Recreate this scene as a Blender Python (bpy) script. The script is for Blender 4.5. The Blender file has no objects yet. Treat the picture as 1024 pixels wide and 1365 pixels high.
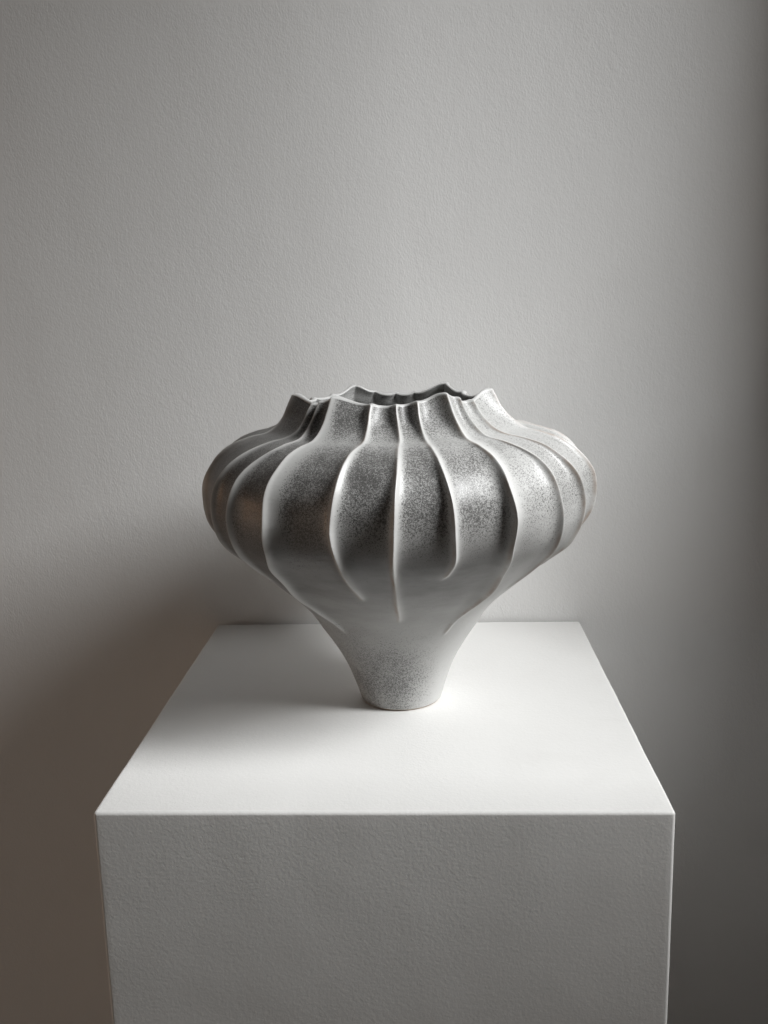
import bpy, bmesh, math
import numpy as np
from mathutils import Matrix, Vector, noise as mnoise

# ------------------------------------------------------------------ camera
sc = bpy.context.scene
ZT = 0.96                       # height of the plinth's top above the floor
cam_d = bpy.data.cameras.new('camera')
cam = bpy.data.objects.new('camera', cam_d)
sc.collection.objects.link(cam)
F_PX, PITCH, ROLL, YAW = 1291.5, 0.200187, -0.0234258, -0.0453844
cp, sp, cy, sy = math.cos(PITCH), math.sin(PITCH), math.cos(YAW), math.sin(YAW)
fwd = Vector((sy * cp, cy * cp, -sp))
rgt = Vector((cy, -sy, 0))
up = rgt.cross(fwd)
r2 = rgt * math.cos(ROLL) + up * math.sin(ROLL)
u2 = up * math.cos(ROLL) - rgt * math.sin(ROLL)
M = Matrix((r2, u2, -fwd)).transposed().to_4x4()
M.translation = Vector((0.0343852, -0.6126033, ZT + 0.3357678))
cam.matrix_world = M
cam_d.sensor_fit = 'VERTICAL'
cam_d.sensor_height = 24.0
cam_d.lens = 24.0 * F_PX / 1365.0
cam_d.clip_start, cam_d.clip_end = 0.02, 50
sc.camera = cam

# ------------------------------------------------------------------ light
world = bpy.data.worlds.new('World')
sc.world = world
world.use_nodes = True
wb = world.node_tree.nodes['Background']
wb.inputs[0].default_value = (1.0, 0.93, 0.86, 1)   # dim warm interior
wb.inputs[1].default_value = 0.017

YW = 0.425                      # face of the wall behind the plinth


def area(name, c, direction, sx, sy_, power, col):
    d = bpy.data.lights.new(name, 'AREA')
    d.shape = 'RECTANGLE'
    d.size, d.size_y = sx, sy_
    d.energy = power
    d.color = col
    o = bpy.data.objects.new(name, d)
    sc.collection.objects.link(o)
    o.location = c
    o.rotation_euler = Vector(direction).to_track_quat('-Z', 'Y').to_euler()
    return o


# daylight outside the window in the right-hand wall
area('window_daylight', (3.977, YW - 2.0, ZT + 3.89), (-1, 0, 0), 2.75, 3.50, 1386, (0.99, 1.0, 1.0))
# warm room light far along the wall on the left, and the small lamp in it
area('warm_room_light', (-2.2, -0.6, ZT - 0.05), (1, 0.3, 0), 1.2, 1.0, 4.0, (1.0, 0.86, 0.74))
area('warm_lamp_shade', (-2.1, 0.16, ZT + 0.02), (1, 0, 0), 0.22, 0.36, 1.6, (1.0, 0.50, 0.22))
lp = bpy.data.lights.new('warm_lamp', 'POINT')
lp.energy, lp.color, lp.shadow_soft_size = 0.25, (1.0, 0.55, 0.25), 0.025
lo = bpy.data.objects.new('warm_lamp', lp)
sc.collection.objects.link(lo)
lo.location = (-2.2, 0.25, ZT + 0.10)

sc.view_settings.view_transform = 'Standard'
sc.view_settings.look = 'None'
sc.view_settings.exposure = 0
sc.view_settings.gamma = 1
sc.view_settings.use_curve_mapping = False


# ------------------------------------------------------------------ helpers
def mat(name):
    m = bpy.data.materials.new(name)
    m.use_nodes = True
    nt = m.node_tree
    return m, nt, nt.nodes['Principled BSDF']


def node(nt, t, **kw):
    n = nt.nodes.new(t)
    for k, v in kw.items():
        if isinstance(k, str) and hasattr(n, k):
            setattr(n, k, v)
    return n


def noise(nt, vec, scale, detail=3, rough=0.55, dist=0.0):
    n = nt.nodes.new('ShaderNodeTexNoise')
    n.inputs['Scale'].default_value = scale
    n.inputs['Detail'].default_value = detail
    n.inputs['Roughness'].default_value = rough
    n.inputs['Distortion'].default_value = dist
    nt.links.new(vec, n.inputs['Vector'])
    return n.outputs['Fac']


def math_(nt, op, a, b=None, c=None, clamp=False):
    n = nt.nodes.new('ShaderNodeMath')
    n.operation = op
    n.use_clamp = clamp
    for i, v in enumerate((a, b, c)):
        if v is None:
            continue
        if isinstance(v, (int, float)):
            n.inputs[i].default_value = v
        else:
            nt.links.new(v, n.inputs[i])
    return n.outputs[0]


def ramp(nt, fac, stops):
    n = nt.nodes.new('ShaderNodeValToRGB')
    e = n.color_ramp.elements
    while len(e) < len(stops):
        e.new(0.5)
    for el, (p, c) in zip(e, stops):
        el.position = p
        el.color = c if len(c) == 4 else (*c, 1)
    nt.links.new(fac, n.inputs[0])
    return n.outputs[0]


def mix(nt, fac, a, b):
    n = nt.nodes.new('ShaderNodeMix')
    n.data_type = 'RGBA'
    for k, v in ((0, fac), (6, a), (7, b)):
        if isinstance(v, (int, float)):
            n.inputs[k].default_value = v
        elif isinstance(v, tuple):
            n.inputs[k].default_value = (*v, 1) if len(v) == 3 else v
        else:
            nt.links.new(v, n.inputs[k])
    return n.outputs[2]


def bump(nt, h, strength, dist, normal=None):
    n = nt.nodes.new('ShaderNodeBump')
    n.inputs['Strength'].default_value = strength
    n.inputs['Distance'].default_value = dist
    nt.links.new(h, n.inputs['Height'])
    if normal is not None:
        nt.links.new(normal, n.inputs['Normal'])
    return n.outputs[0]


def coords(nt, scale=(1, 1, 1), rot=(0, 0, 0)):
    t = nt.nodes.new('ShaderNodeTexCoord')
    m = nt.nodes.new('ShaderNodeMapping')
    m.inputs['Scale'].default_value = scale
    m.inputs['Rotation'].default_value = rot
    nt.links.new(t.outputs['Object'], m.inputs['Vector'])
    return m.outputs[0]


def rolled_paint(name, col, scale, height, rough, stretch=(1, 1, 1)):
    """wall paint put on with a roller: stipple, a few pinholes, faint unevenness"""
    m, nt, b = mat(name)
    v = coords(nt, stretch)
    big = noise(nt, v, 2.3, 3)
    b_col = mix(nt, math_(nt, 'MULTIPLY', big, 0.25), tuple(col), tuple(c * 0.93 for c in col))
    scuff = ramp(nt, noise(nt, coords(nt, (1, 1.6, 0.5)), 14, 6, 0.65, 0.6), [(0.56, (0, 0, 0)), (0.72, (1, 1, 1))])
    b_col = mix(nt, math_(nt, 'MULTIPLY', scuff, 0.05), b_col, (0.45, 0.43, 0.40))
    vor = nt.nodes.new('ShaderNodeTexVoronoi')
    vor.inputs['Scale'].default_value = 9.0
    nt.links.new(v, vor.inputs['Vector'])
    dot = math_(nt, 'LESS_THAN', vor.outputs['Distance'], 0.0085)
    sep = nt.nodes.new('ShaderNodeSeparateColor')
    nt.links.new(vor.outputs['Color'], sep.inputs[0])
    dot = math_(nt, 'MULTIPLY', dot, math_(nt, 'GREATER_THAN', sep.outputs[0], 0.72))
    b_col = mix(nt, math_(nt, 'MULTIPLY', dot, 0.5), b_col, tuple(c * 0.5 for c in col))
    nt.links.new(b_col, b.inputs['Base Color'])
    b.inputs['Roughness'].default_value = rough
    n1 = noise(nt, v, scale, 2.5, 0.5, 0.3)
    n2 = noise(nt, v, scale * 0.42, 2, 0.5, 0.2)
    n3 = noise(nt, v, 7.0, 2, 0.5)
    patch = math_(nt, 'MULTIPLY_ADD', noise(nt, v, 5.0, 2), 1.0, 0.45)
    h = math_(nt, 'MULTIPLY', math_(nt, 'ADD', n1, math_(nt, 'MULTIPLY', n2, 0.9)), patch)
    nrm = bump(nt, h, 1.0, height)
    nrm = bump(nt, n3, 1.0, 0.0015, nrm)
    nt.links.new(nrm, b.inputs['Normal'])
    return m


def link(name, mesh, parent=None, material=None):
    o = bpy.data.objects.new(name, mesh)
    sc.collection.objects.link(o)
    if parent is not None:
        o.parent = parent
    if material is not None:
        mesh.materials.append(material)
    return o


def box_mesh(name, boxes):
    bm = bmesh.new()
    for (x0, x1, y0, y1, z0, z1) in boxes:
        v = [bm.verts.new((x, y, z)) for z in (z0, z1) for y in (y0, y1) for x in (x0, x1)]
        for f in ((0, 2, 3, 1), (4, 5, 7, 6), (0, 1, 5, 4), (2, 6, 7, 3), (0, 4, 6, 2), (1, 3, 7, 5)):
            bm.faces.new([v[i] for i in f])
    me = bpy.data.meshes.new(name)
    bm.to_mesh(me)
    bm.free()
    return me


# ------------------------------------------------------------------ setting
wall_mat = rolled_paint('wall_paint', (0.79, 0.788, 0.78), 440, 0.00027, 0.62, (1.25, 1, 0.8))
floor_m, nt, b = mat('floor_screed')
v = coords(nt)
nt.links.new(ramp(nt, noise(nt, v, 6, 5), [(0.3, (0.17, 0.155, 0.14)), (0.7, (0.24, 0.22, 0.20))]), b.inputs['Base Color'])
b.inputs['Roughness'].default_value = 0.6

o = link('wall', box_mesh('wall', [(-2.6, 0.99, YW, YW + 0.12, 0.0, 3.0)]), None, wall_mat)
o['kind'] = 'structure'
o = link('floor', box_mesh('floor', [(-2.6, 0.99, -2.2, YW + 0.12, -0.05, 0.0)]), None, floor_m)
o['kind'] = 'structure'
# the wall with the window that lets the daylight in, to the right of the frame
XJ, J1, J2, ZS, ZH = 0.838, YW - 0.418, YW - 0.731, ZT + 0.50, ZT + 1.316
o = link('wall_right', box_mesh('wall_right', [
    (XJ, XJ + 0.04, J1, YW, 0.0, 3.0), (XJ, XJ + 0.04, -2.2, J2, 0.0, 3.0),
    (XJ, XJ + 0.04, J2, J1, 0.0, ZS), (XJ, XJ + 0.04, J2, J1, ZH, 3.0)]), None, wall_mat)
o['kind'] = 'structure'

# ------------------------------------------------------------------ plinth
plinth_mat = rolled_paint('plinth_paint', (0.83, 0.825, 0.81), 560, 0.00013, 0.5)
me = box_mesh('plinth', [(-0.2022, 0.2008, 0.0, 0.42, 0.0, ZT)])
bm = bmesh.new()
bm.from_mesh(me)
bmesh.ops.subdivide_edges(bm, edges=bm.edges[:], cuts=63, use_grid_fill=True)
bm.normal_update()
sharp = [e for e in bm.edges if len(e.link_faces) == 2 and e.calc_face_angle() > 1.0]
bmesh.ops.bevel(bm, geom=sharp, offset=0.0026, segments=4, profile=0.5, affect='EDGES')
bm.normal_update()
for vt in bm.verts:
    c = vt.co
    near = sum((min(c.x + 0.2022, 0.2008 - c.x) < 0.006, min(c.y, 0.42 - c.y) < 0.006, ZT - c.z < 0.006))
    k = 0.00030 if near >= 2 else 0.00010
    d = mnoise.noise(c * 22) * k + mnoise.noise(c * 75) * k * 0.6
    if c.z > 0.01:
        vt.co = c + vt.normal * min(d, 0.0003)
for f in bm.faces:
    f.smooth = True
bm.to_mesh(me)
bm.free()
plinth = link('plinth', me, None, plinth_mat)
plinth['label'] = 'tall square white painted plinth standing against the wall'
plinth['category'] = 'plinth'
wn = plinth.modifiers.new('weighted_normal', 'WEIGHTED_NORMAL')
wn.mode, wn.weight = 'FACE_AREA', 90

# ------------------------------------------------------------------ vase
VX, VY = 0.00882, 0.20887
PR = np.array([0.035, 0.0412, 0.0486, 0.0582, 0.069, 0.0796, 0.0929, 0.1081, 0.1234, 0.1383,
               0.1522, 0.1615, 0.165, 0.1629, 0.1541, 0.14, 0.1236, 0.1079, 0.0946, 0.0845])
PZ = np.array([0.0, 0.0195, 0.0382, 0.0555, 0.0719, 0.088, 0.1018, 0.1144, 0.1274, 0.1408,
               0.1543, 0.1701, 0.1883, 0.2068, 0.2221, 0.2335, 0.2403, 0.2444, 0.2543, 0.2689])


def catmull(v, t):
    v = np.concatenate([[2 * v[0] - v[1]], v, [2 * v[-1] - v[-2]]])
    k = np.clip(np.floor(t).astype(int), 0, len(v) - 4)
    f = t - k
    a, b_, c, d = v[k], v[k + 1], v[k + 2], v[k + 3]
    return .5 * (2 * b_ + (c - a) * f + (2 * a - 5 * b_ + 4 * c - d) * f ** 2 + (3 * b_ - a - 3 * c + d) * f ** 3)


def sstep(a, b_, x):
    t = np.clip((x - a) / (b_ - a), 0, 1)
    return t * t * (3 - 2 * t)


# ribs: (lower end, end softness, tall at rim?, height mm, [(t, angle in degrees) ...] from rim to foot)
RIBS = [
    (7.8, 2.0, 1, 6.0, [(19, -163), (17, -163), (15, -168), (12, -171), (9, -172)]),
    (8.0, 2.0, 0, 4.2, [(19, -142), (17.4, -140.5), (15, -147), (13, -152), (12, -154), (9, -155)]),
    (7.5, 2.0, 0, 4.8, [(19, -134), (17, -131.5), (15.7, -134), (13.6, -139), (12, -141.5), (10, -143), (8, -146)]),
    (4.3, 3.0, 1, 9.0, [(19, -120.5), (17, -123), (15, -124), (12, -124.5), (10.6, -125.5), (9, -128.5), (7.25, -131), (5.6, -129), (4.4, -125)]),
    (7.5, 1.8, 0, 5.4, [(19, -100), (17, -101), (15.7, -103.7), (12, -105.5), (10, -104), (8, -102)]),
    (5.5, 2.2, 0, 4.8, [(19, -86.5), (17, -86.5), (15, -88.5), (12, -90), (8, -89), (5.7, -88)]),
    (9.1, 1.5, 0, 5.4, [(19, -75.5), (17, -76.5), (14, -75.6), (12, -74.8), (10.5, -74), (9.6, -74.3), (9.2, -75.2)]),
    (4.2, 3.0, 1, 8.2, [(19, -60), (17, -60), (15, -59), (12, -58.3), (10.9, -58), (9.25, -56), (7.5, -53.5), (6, -55), (4.4, -58)]),
    (7.0, 2.0, 0, 4.6, [(19, -49), (17, -49), (15.6, -45.5), (14.6, -42.5), (12, -39.5), (10.5, -37.8), (8.9, -35.5), (7.5, -37)]),
    (8.0, 2.0, 0, 4.4, [(19, -36), (17.4, -37.5), (16.4, -35), (15.2, -31.8), (13, -27.5), (12, -25), (10.7, -22.5)]),
    (7.0, 2.0, 1, 6.0, [(19, -16), (17, -16), (14, -12), (12, -9), (10, -7)]),
    (7.6, 2.0, 0, 4.6, [(19, 3), (12, 8)]),
    (8.2, 2.0, 0, 4.6, [(19, 20), (12, 24.5)]),
    (6.5, 2.0, 0, 4.6, [(19, 38), (12, 41)]),
    (4.6, 2.0, 1, 6.8, [(19, 56), (12, 57.5)]),
    (8.0, 2.0, 0, 4.6, [(19, 77), (12, 74)]),
    (6.0, 2.0, 0, 4.6, [(19, 90), (12, 89.5)]),
    (8.8, 2.0, 0, 4.6, [(19, 104), (12, 104)]),
    (4.6, 2.0, 1, 6.8, [(19, 118), (12, 119)]),
    (7.2, 2.0, 0, 4.6, [(19, 137), (12, 136)]),
    (8.4, 2.0, 0, 4.6, [(19, 156), (12, 154)]),
    (6.8, 2.0, 0, 4.6, [(19, 177), (12, 171.5)]),
]
NR = len(RIBS)
MS = 30                                            # columns between two ribs
s1 = np.linspace(0, 1, MS, endpoint=False)
s1 = s1 - 0.125 * np.sin(2 * np.pi * s1)            # denser by the crests
S = np.tile(s1, NR)
PI_ = np.repeat(np.arange(NR), MS)
NC = NR * MS


def rib_angle(t):
    """angles of all ribs at the profile positions t -> (len(t), NR), radians"""
    out = []
    for e in RIBS:
        k = sorted(e[4])
        a = np.interp(t, [x for x, _ in k], [y for _, y in k])
        out.append(a)
    a = np.stack(out, 1)
    # soften the corners of the traced lines
    for _ in range(6):
        p_ = np.concatenate([a[:1], a, a[-1:]])
        a = (p_[:-2] + 2 * p_[1:-1] + p_[2:]) / 4
    jit = np.stack([0.22 * np.sin(0.9 * t + 1.7 * i) + 0.12 * np.sin(2.1 * t + 2.9 * i) for i in range(len(RIBS))], 1)
    return np.radians(a + jit * sstep(3, 7, t)[:, None])


rng = np.random.default_rng(7)
WOB = [(rng.integers(1, 6), rng.uniform(0.2, 1.1), rng.uniform(0, 6.28), rng.uniform(-1, 1)) for _ in range(9)]


def wobble(th, t):
    w = 0
    for (m_, ft, ph, am) in WOB:
        w = w + am * np.sin(m_ * th + ft * t + ph) / m_ ** 0.5
    return w


END = np.array([e[0] for e in RIBS])
SOFT = np.array([e[1] for e in RIBS])
TALL = np.array([e[2] for e in RIBS], float)
HGT = np.array([e[3] for e in RIBS]) * 1e-3


def section(t, inner=False):
    """ribbed surface at profile positions t: returns theta, r, z, distance to crest, left/right flag"""
    A = rib_angle(t)
    L = A[:, PI_]
    Rn = np.concatenate([A[:, 1:], A[:, :1] + 2 * np.pi], 1)[:, PI_]
    th = L + (Rn - L) * S
    rc = catmull(PR, np.minimum(t, 19.0))[:, None]
    zc = catmull(PZ, np.minimum(t, 19.0))[:, None]
    w = rc * (Rn - L)
    tt = t[:, None]
    amp = HGT * sstep(0, 1, (tt - END) / SOFT)          # per rib
    amp = amp * (1 + 0.10 * np.sin(1.3 * tt + 2.3 * np.arange(NR)) + 0.06 * np.sin(3.1 * tt + 1.1 * np.arange(NR)))
    neck = sstep(15.5, 18.5, tt)
    amp = amp * (1 - 0.12 * neck) + neck * 0.0009 * sstep(0, 1, (tt - END) / SOFT)
    nxt = (np.arange(NR) + 1) % NR
    aL, aR = amp[:, PI_], amp[:, nxt][:, PI_]
    lam = (0.086 + 0.055 * neck) * w + 0.0006
    e_ = 0.0017 + 0.0020 * neck
    dL, dR = S * w, (1 - S) * w
    # the flank to the left of a crest is steeper than the one to its right
    gL = np.exp(-(np.sqrt(dL ** 2 + e_ ** 2) - e_) / (lam * (1.15 + 0.35 * TALL[PI_])))
    gR = np.exp(-(np.sqrt(dR ** 2 + e_ ** 2) - e_) / (lam * 0.58))
    # the rib itself is a thin rounded cord of even height that stops short at its tip
    tip = sstep(0, 1, (tt - END - 0.05) / 0.55)
    cord = (0.0017 + 0.0004 * np.sin(1.7 * tt + 1.9 * np.arange(NR))) * tip * (1 - 0.35 * neck)
    cL, cR = cord[:, PI_], cord[:, nxt][:, PI_]
    cw = 0.0019
    r_cord = cL * np.exp(-(dL / cw) ** 2) + cR * np.exp(-(dR / cw) ** 2)
    aL, aR = aL * 0.86, aR * 0.86
    H0 = 0.0046 * sstep(5.0, 10.0, tt) * (1 - 0.25 * neck)
    flute = 0.0016 * 4 * S * (1 - S) * sstep(0, 1, (tt - np.maximum(END[PI_], END[nxt][PI_])) / 3.0)
    r = rc - H0 + aL * gL + aR * gR + r_cord - 0.0009 * sstep(9, 12, tt) - flute * (1 - 0.3 * neck)
    r = r - (0.0042 * neck * hexa(th))
    r = r + 0.00042 * wobble(th, t[:, None])
    # rim rises to points at the tall ribs
    zt = rim_height(th, dL, dR, PI_, nxt)
    z17 = PZ[17]
    f = np.clip((zc - z17) / (PZ[19] - z17), 0, None)
    z = np.where(tt > 17, z17 + f * (zt - z17), zc)
    crest = np.minimum(dL, dR)
    active = np.maximum(np.where(dL < dR, aL, aR) / 0.005, np.where(dL < dR, cL, cR) / 0.0017)
    side = np.where(dL < dR, dL, -dR)                    # >0: to the right of a crest
    return th, r, z, side, active, w


TANG = [math.radians(e[4][0][1]) for e in RIBS if e[2]]


def hexa(th):
    """0 at the tall ribs, 1 midway: the mouth is a soft hexagon"""
    d = np.full(th.shape, 9.0)
    for a in TANG:
        d = np.minimum(d, np.abs((th - a + np.pi) % (2 * np.pi) - np.pi))
    return sstep(0.0, 0.42, d)


def rim_height(th, dL, dR, pi, nxt):
    z = 0.2638 - 0.0012 * np.sin(th)
    tall = 0
    for i, a in enumerate(TANG):
        d = np.abs((th - a + np.pi) % (2 * np.pi) - np.pi)
        hgt = (0.0080, 0.0094, 0.0102, 0.0092, 0.0100, 0.0092)[i % 6]
        tall = np.maximum(tall, hgt * np.exp(-(np.sqrt(d ** 2 + 0.10 ** 2) - 0.10) / 0.125))
    e_ = 0.0018
    small = (1 - TALL[pi]) * np.exp(-(np.sqrt(dL ** 2 + e_ ** 2) - e_) / 0.0025) + \
            (1 - TALL[nxt][pi]) * np.exp(-(np.sqrt(dR ** 2 + e_ ** 2) - e_) / 0.0025)
    return z + tall + 0.0015 * small + 0.0004 * np.sin(9 * th + 1.3) * np.sin(4 * th)


# rows of the outer skin, from the foot to the rim
T_out = np.concatenate([np.linspace(0.12, 4, 30, endpoint=False), np.linspace(4, 19, 210)])
th_o, r_o, z_o, side_o, act_o, w_o = section(T_out)
rows_th, rows_r, rows_z, rows_t = [], [], [], []


def row(th, r, z, t):
    rows_th.append(th); rows_r.append(r); rows_z.append(z)
    rows_t.append(np.full(NC, t, float))


one = np.ones(NC)
for rr, zz in ((0.0005, 0.0015), (0.024, 0.0015), (0.029, 0.0012), (0.0305, 0.0002), (0.0315, 0.0), (0.0328, 0.0),
               (0.0338, 0.00015), (0.0345, 0.0006), (0.0350, 0.0013)):
    row(th_o[0], rr * one, zz * one, -1)
n_foot = len(rows_r)
for k in range(len(T_out)):
    row(th_o[k], r_o[k], z_o[k], T_out[k])
n_out = len(rows_r)
RHO = 0.0022
panel_r = PR[19] - 0.0046 * 0.75 - 0.0042 * hexa(th_o[-1])
inner_r = 0.3 * (r_o[-1] - 2 * RHO) + 0.7 * (panel_r - 2 * RHO)
for k in range(1, 10):
    a = math.pi * k / 10
    f_ = 0.5 - 0.5 * math.cos(a)
    row(th_o[-1], r_o[-1] * (1 - f_) + inner_r * f_, z_o[-1] + RHO * 0.9 * math.sin(a), 19.2)
n_lip = len(rows_r)
T_in = np.concatenate([np.linspace(19, 14, 46), np.linspace(13.7, 1.6, 40)])
th_i, r_i, z_i, _, _, _ = section(T_in)
base_r = catmull(PR, T_in)[:, None]
for k in range(len(T_in)):
    thick = 0.0052 + 0.0028 * float(sstep(19, 16.5, T_in[k]))
    mixk = 0.22 * float(sstep(13.5, 17, T_in[k]))
    smooth = base_r[k] - 0.0035 * one - 0.0042 * hexa(th_i[k]) * float(sstep(15.5, 18.5, T_in[k]))
    zin = z_i[k] - 0.003 * float(sstep(17.5, 15.5, T_in[k]))
    kk = float(sstep(19, 17.6, T_in[k]))
    rr = inner_r * (1 - kk) + kk * (r_i[k] * mixk + smooth * (1 - mixk) - thick)
    rr = np.where(T_in[k] > 17.6, inner_r + (base_r[k] - PR[19]) * (1 - kk) + (rr - inner_r) * kk, rr)
    row(th_i[k], rr, zin, 19.5)
row(th_i[-1], 0.02 * one, rows_z[-1] - 0.004, 19.5)
row(th_i[-1], 0.0005 * one, rows_z[-1], 19.5)

TH = np.array(rows_th); RR = np.array(rows_r); ZZ = np.array(rows_z); TT = np.array(rows_t)
axis = np.interp(ZZ, [0, 0.10, 0.15, 0.19, 0.235, 0.262, 0.3], [0, -0.0009, 0.0002, 0.0015, 0.0010, -0.0018, -0.0018])
P = np.stack([RR * np.cos(TH) + axis, RR * np.sin(TH), ZZ], -1)
NROW = len(P)
gt = np.gradient(P, axis=0)
gh = np.roll(P, -1, 1) - np.roll(P, 1, 1)
NV = np.cross(gh, gt)
NV /= np.linalg.norm(NV, axis=-1, keepdims=True) + 1e-12

# glaze attributes and painted shade: how speckled, how close to a crest, how dark
speck = np.zeros((NROW, NC))
crest = np.zeros((NROW, NC))
edge = np.zeros((NROW, NC))
pool_shade = np.zeros((NROW, NC))
o0, o1 = n_foot, n_out
d_abs = np.abs(side_o)
act = np.clip(act_o, 0, 1)
tt = T_out[:, None]
clean = np.where(side_o > 0, 0.0042 + 0.0062 * TALL[PI_], 0.0030)
tail = 1 - act * np.exp(-(d_abs / (clean * (0.35 + 0.65 * sstep(19, 15, tt)))) ** 2) * np.where(side_o > 0, 1.0, 0.55)
vert = 0.30 + 0.70 * sstep(8.6, 12.6, tt + 0.35 * wobble(th_o, T_out[:, None] * 0.4))
vert = vert * (1 - 0.30 * np.exp(-((tt - 16.6) / 0.9) ** 2))
foot_sp = np.exp(-((tt - 1.6) / 3.9) ** 2) * (0.22 + 0.66 * sstep(-0.05, 0.98, np.cos(th_o - math.radians(-126)) + 0.06 * wobble(th_o * 2, tt)))
crestness = act * np.exp(-(d_abs / 0.004) ** 2)
vert = vert * (1 - 0.30 * sstep(-1.5, -0.75, th_o) * sstep(2.4, 1.6, th_o))  # speckle thinned on the window side, painting in the sheen there
speck[o0:o1] = np.clip(np.maximum(vert * tail, foot_sp), 0, 1)
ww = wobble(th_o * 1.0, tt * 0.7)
left = np.clip(np.cos(th_o - math.radians(-178)) * 1.9 - 0.75 + 0.08 * ww, 0, 1) * sstep(7.0, 9.5, tt)  # painted shade: darkens the side turned away from the window
pool_shade[o0:o1] = np.clip((0.60 * sstep(0.8, 6.0, tt + 0.4 * ww) + 0.40 * sstep(4.5, 9.2, tt + 0.5 * ww)) * sstep(13.0, 10.2, tt + 0.3 * ww) * (1 - 0.5 * crestness), 0, 1)  # grey glaze band, with the shade of the underside painted in
pool_shade[o0:o1] *= 1 - 0.68 * sstep(-1.2, -0.6, th_o) * sstep(2.4, 1.6, th_o)
pool_shade[o0:o1] = np.maximum(pool_shade[o0:o1], 0.95 * left)
crest[o0:o1] = act * np.exp(-(d_abs / 0.0021) ** 2)
edge[o0:o1] = act * np.exp(-((side_o + 0.0012) / 0.0010) ** 2)
speck[o1:n_lip] = 0.25
speck[n_lip:] = 0.6

# ---- glaze material
glaze, nt, b = mat('speckled_glaze')
v = coords(nt)


def attr(name):
    n = nt.nodes.new('ShaderNodeAttribute')
    n.attribute_name = name
    return n.outputs['Fac']


sp_ = attr('speck'); cr_ = attr('crest'); ed_ = attr('edge'); po_ = attr('pool_shade')
cloud = noise(nt, v, 28, 4, 0.6)
big = noise(nt, v, 9, 3, 0.5)
grain = noise(nt, v, 1650, 2.0, 0.8)
grain2 = noise(nt, v, 700, 2.0, 0.6)
g = math_(nt, 'MULTIPLY_ADD', grain2, 0.35, math_(nt, 'MULTIPLY', grain, 0.65))
dens = math_(nt, 'MULTIPLY', sp_, math_(nt, 'MULTIPLY_ADD', cloud, 0.9, 0.55))
thr = math_(nt, 'MULTIPLY_ADD', dens, -0.235, 0.705)
sm = nt.nodes.new('ShaderNodeMapRange')
sm.interpolation_type = 'SMOOTHSTEP'
nt.links.new(math_(nt, 'SUBTRACT', g, thr), sm.inputs['Value'])
sm.inputs['From Min'].default_value = -0.028
sm.inputs['From Max'].default_value = 0.033
blot = noise(nt, v, 330, 3.0, 0.7)
blot = ramp(nt, math_(nt, 'MULTIPLY', blot, math_(nt, 'MULTIPLY_ADD', sp_, 0.35, 0.65)), [(0.59, (0, 0, 0)), (0.66, (1, 1, 1))])
spots = math_(nt, 'MAXIMUM', sm.outputs['Result'], math_(nt, 'MULTIPLY', blot, 0.8))
base = mix(nt, big, (0.52, 0.52, 0.51), (0.66, 0.66, 0.648))
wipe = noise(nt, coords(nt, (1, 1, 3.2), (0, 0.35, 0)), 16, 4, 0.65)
pool_shade_fac = math_(nt, 'MULTIPLY', po_, math_(nt, 'MULTIPLY_ADD', wipe, 0.6, 0.62, True))
base = mix(nt, pool_shade_fac, base, (0.095, 0.090, 0.086))  # one dark tone for the grey glaze band and the painted shade
base = mix(nt, math_(nt, 'MULTIPLY', cr_, 0.75), base, (0.60, 0.595, 0.58))
brown = math_(nt, 'MULTIPLY', ed_, ramp(nt, noise(nt, v, 60, 3), [(0.38, (0, 0, 0)), (0.62, (1, 1, 1))]))
base = mix(nt, math_(nt, 'MULTIPLY', brown, 0.65), base, (0.30, 0.20, 0.135))
base = mix(nt, math_(nt, 'MULTIPLY', dens, 0.55), base, (0.19, 0.187, 0.182))
colr = mix(nt, math_(nt, 'MULTIPLY', spots, 0.85), base, (0.045, 0.043, 0.041))
nt.links.new(colr, b.inputs['Base Color'])
rg = math_(nt, 'MULTIPLY_ADD', spots, -0.04, math_(nt, 'MULTIPLY_ADD', cloud, 0.12, 0.36))
nt.links.new(rg, b.inputs['Roughness'])
b.inputs['IOR'].default_value = 1.55
h = math_(nt, 'SUBTRACT', math_(nt, 'MULTIPLY', noise(nt, v, 120, 3), 0.5), math_(nt, 'MULTIPLY', spots, 0.12))
nrm = bump(nt, h, 0.35, 0.0006)
nrm = bump(nt, wipe, 0.5, 0.0012, nrm)
pv = nt.nodes.new('ShaderNodeTexVoronoi')
pv.inputs['Scale'].default_value = 55
nt.links.new(v, pv.inputs['Vector'])
ps = nt.nodes.new('ShaderNodeSeparateColor')
nt.links.new(pv.outputs['Color'], ps.inputs[0])
pit = math_(nt, 'MULTIPLY', math_(nt, 'LESS_THAN', pv.outputs['Distance'], 0.045), math_(nt, 'GREATER_THAN', ps.outputs[0], 0.80))
colr = mix(nt, math_(nt, 'MULTIPLY', pit, 0.7), colr, (0.09, 0.085, 0.08))
nt.links.new(colr, b.inputs['Base Color'])
nt.links.new(nrm, b.inputs['Normal'])

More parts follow.
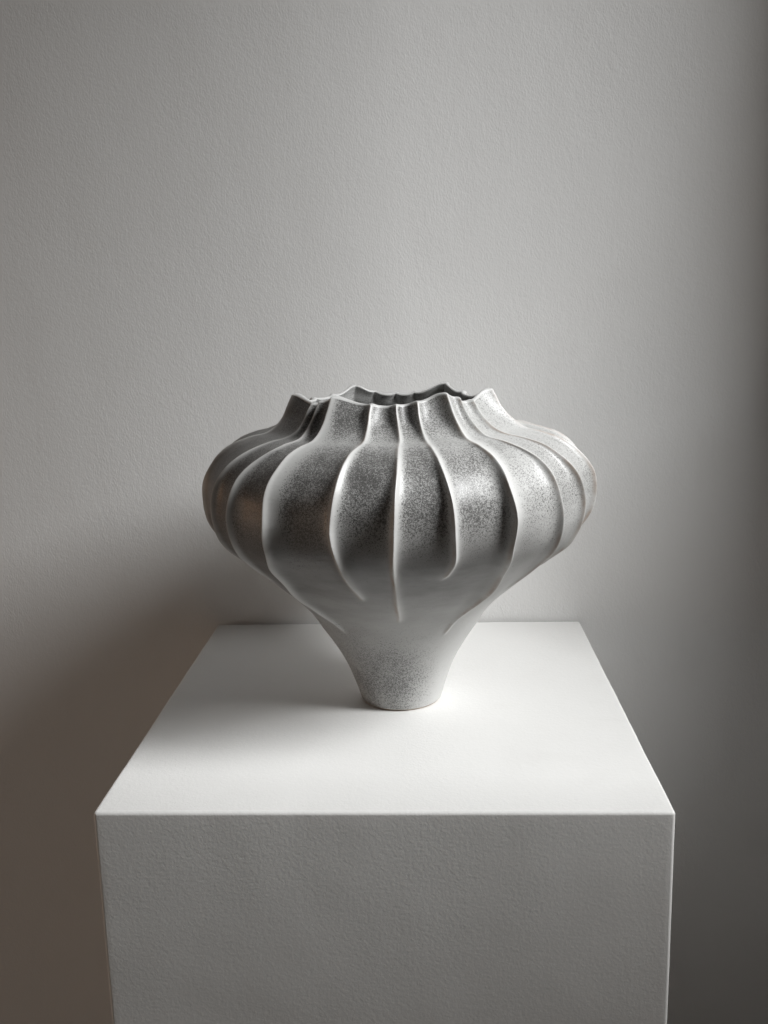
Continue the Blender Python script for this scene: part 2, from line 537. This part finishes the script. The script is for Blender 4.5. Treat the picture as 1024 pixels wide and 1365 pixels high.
clay, nt, b = mat('bare_clay')
v = coords(nt)
nt.links.new(ramp(nt, noise(nt, v, 300, 4), [(0.35, (0.34, 0.25, 0.18)), (0.7, (0.50, 0.42, 0.34))]), b.inputs['Base Color'])
b.inputs['Roughness'].default_value = 0.85

vase = bpy.data.objects.new('vase', None)
sc.collection.objects.link(vase)
vase.empty_display_size = 0.05
vase.location = (VX, VY, ZT)
vase['label'] = 'round grey speckled ceramic vase with wavy ribs, pointed rim and narrow foot'
vase['category'] = 'vase'

# faces, sorted into the vase's parts
I = np.arange(NROW * NC).reshape(NROW, NC)
Q = np.stack([I[:-1], np.roll(I, -1, 1)[:-1], np.roll(I, -1, 1)[1:], I[1:]], -1)    # (NROW-1, NC, 4)
owner = np.full((NROW - 1, NC), -1)
owner[:n_foot - 1] = -2
owner[n_out - 1:n_lip] = -3
owner[n_lip:] = -4
col = np.arange(NC)
k_in = col % MS
HALF = 5                                            # columns either side of the crest
rib_of = np.where(k_in < HALF, col // MS, np.where(k_in >= MS - HALF, (col // MS + 1) % NR, -9))
for r_ in range(n_foot, n_out - 1):
    t_ = T_out[r_ - n_foot]
    ok = (rib_of >= 0) & (t_ >= END[np.clip(rib_of, 0, NR - 1)] + 0.15)
    owner[r_] = np.where(ok, rib_of, owner[r_])
Pf, Nf = P.reshape(-1, 3), NV.reshape(-1, 3)
att = {'speck': speck.ravel(), 'crest': crest.ravel(), 'edge': edge.ravel(), 'pool_shade': pool_shade.ravel()}


def part(name, code, material):
    q = Q[owner == code]
    ids, inv = np.unique(q, return_inverse=True)
    q = inv.reshape(-1, 4)
    me_ = bpy.data.meshes.new(name)
    me_.from_pydata(Pf[ids].tolist(), [], q.tolist())
    me_.polygons.foreach_set('use_smooth', np.ones(len(q), bool))
    for k_, a_ in att.items():
        at = me_.attributes.new(k_, 'FLOAT', 'POINT')
        at.data.foreach_set('value', a_[ids].astype(np.float32))
    me_.normals_split_custom_set_from_vertices(Nf[ids].tolist())
    return link(name, me_, vase, material)


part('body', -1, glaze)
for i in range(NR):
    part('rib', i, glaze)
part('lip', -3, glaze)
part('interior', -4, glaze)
part('foot_ring', -2, clay)
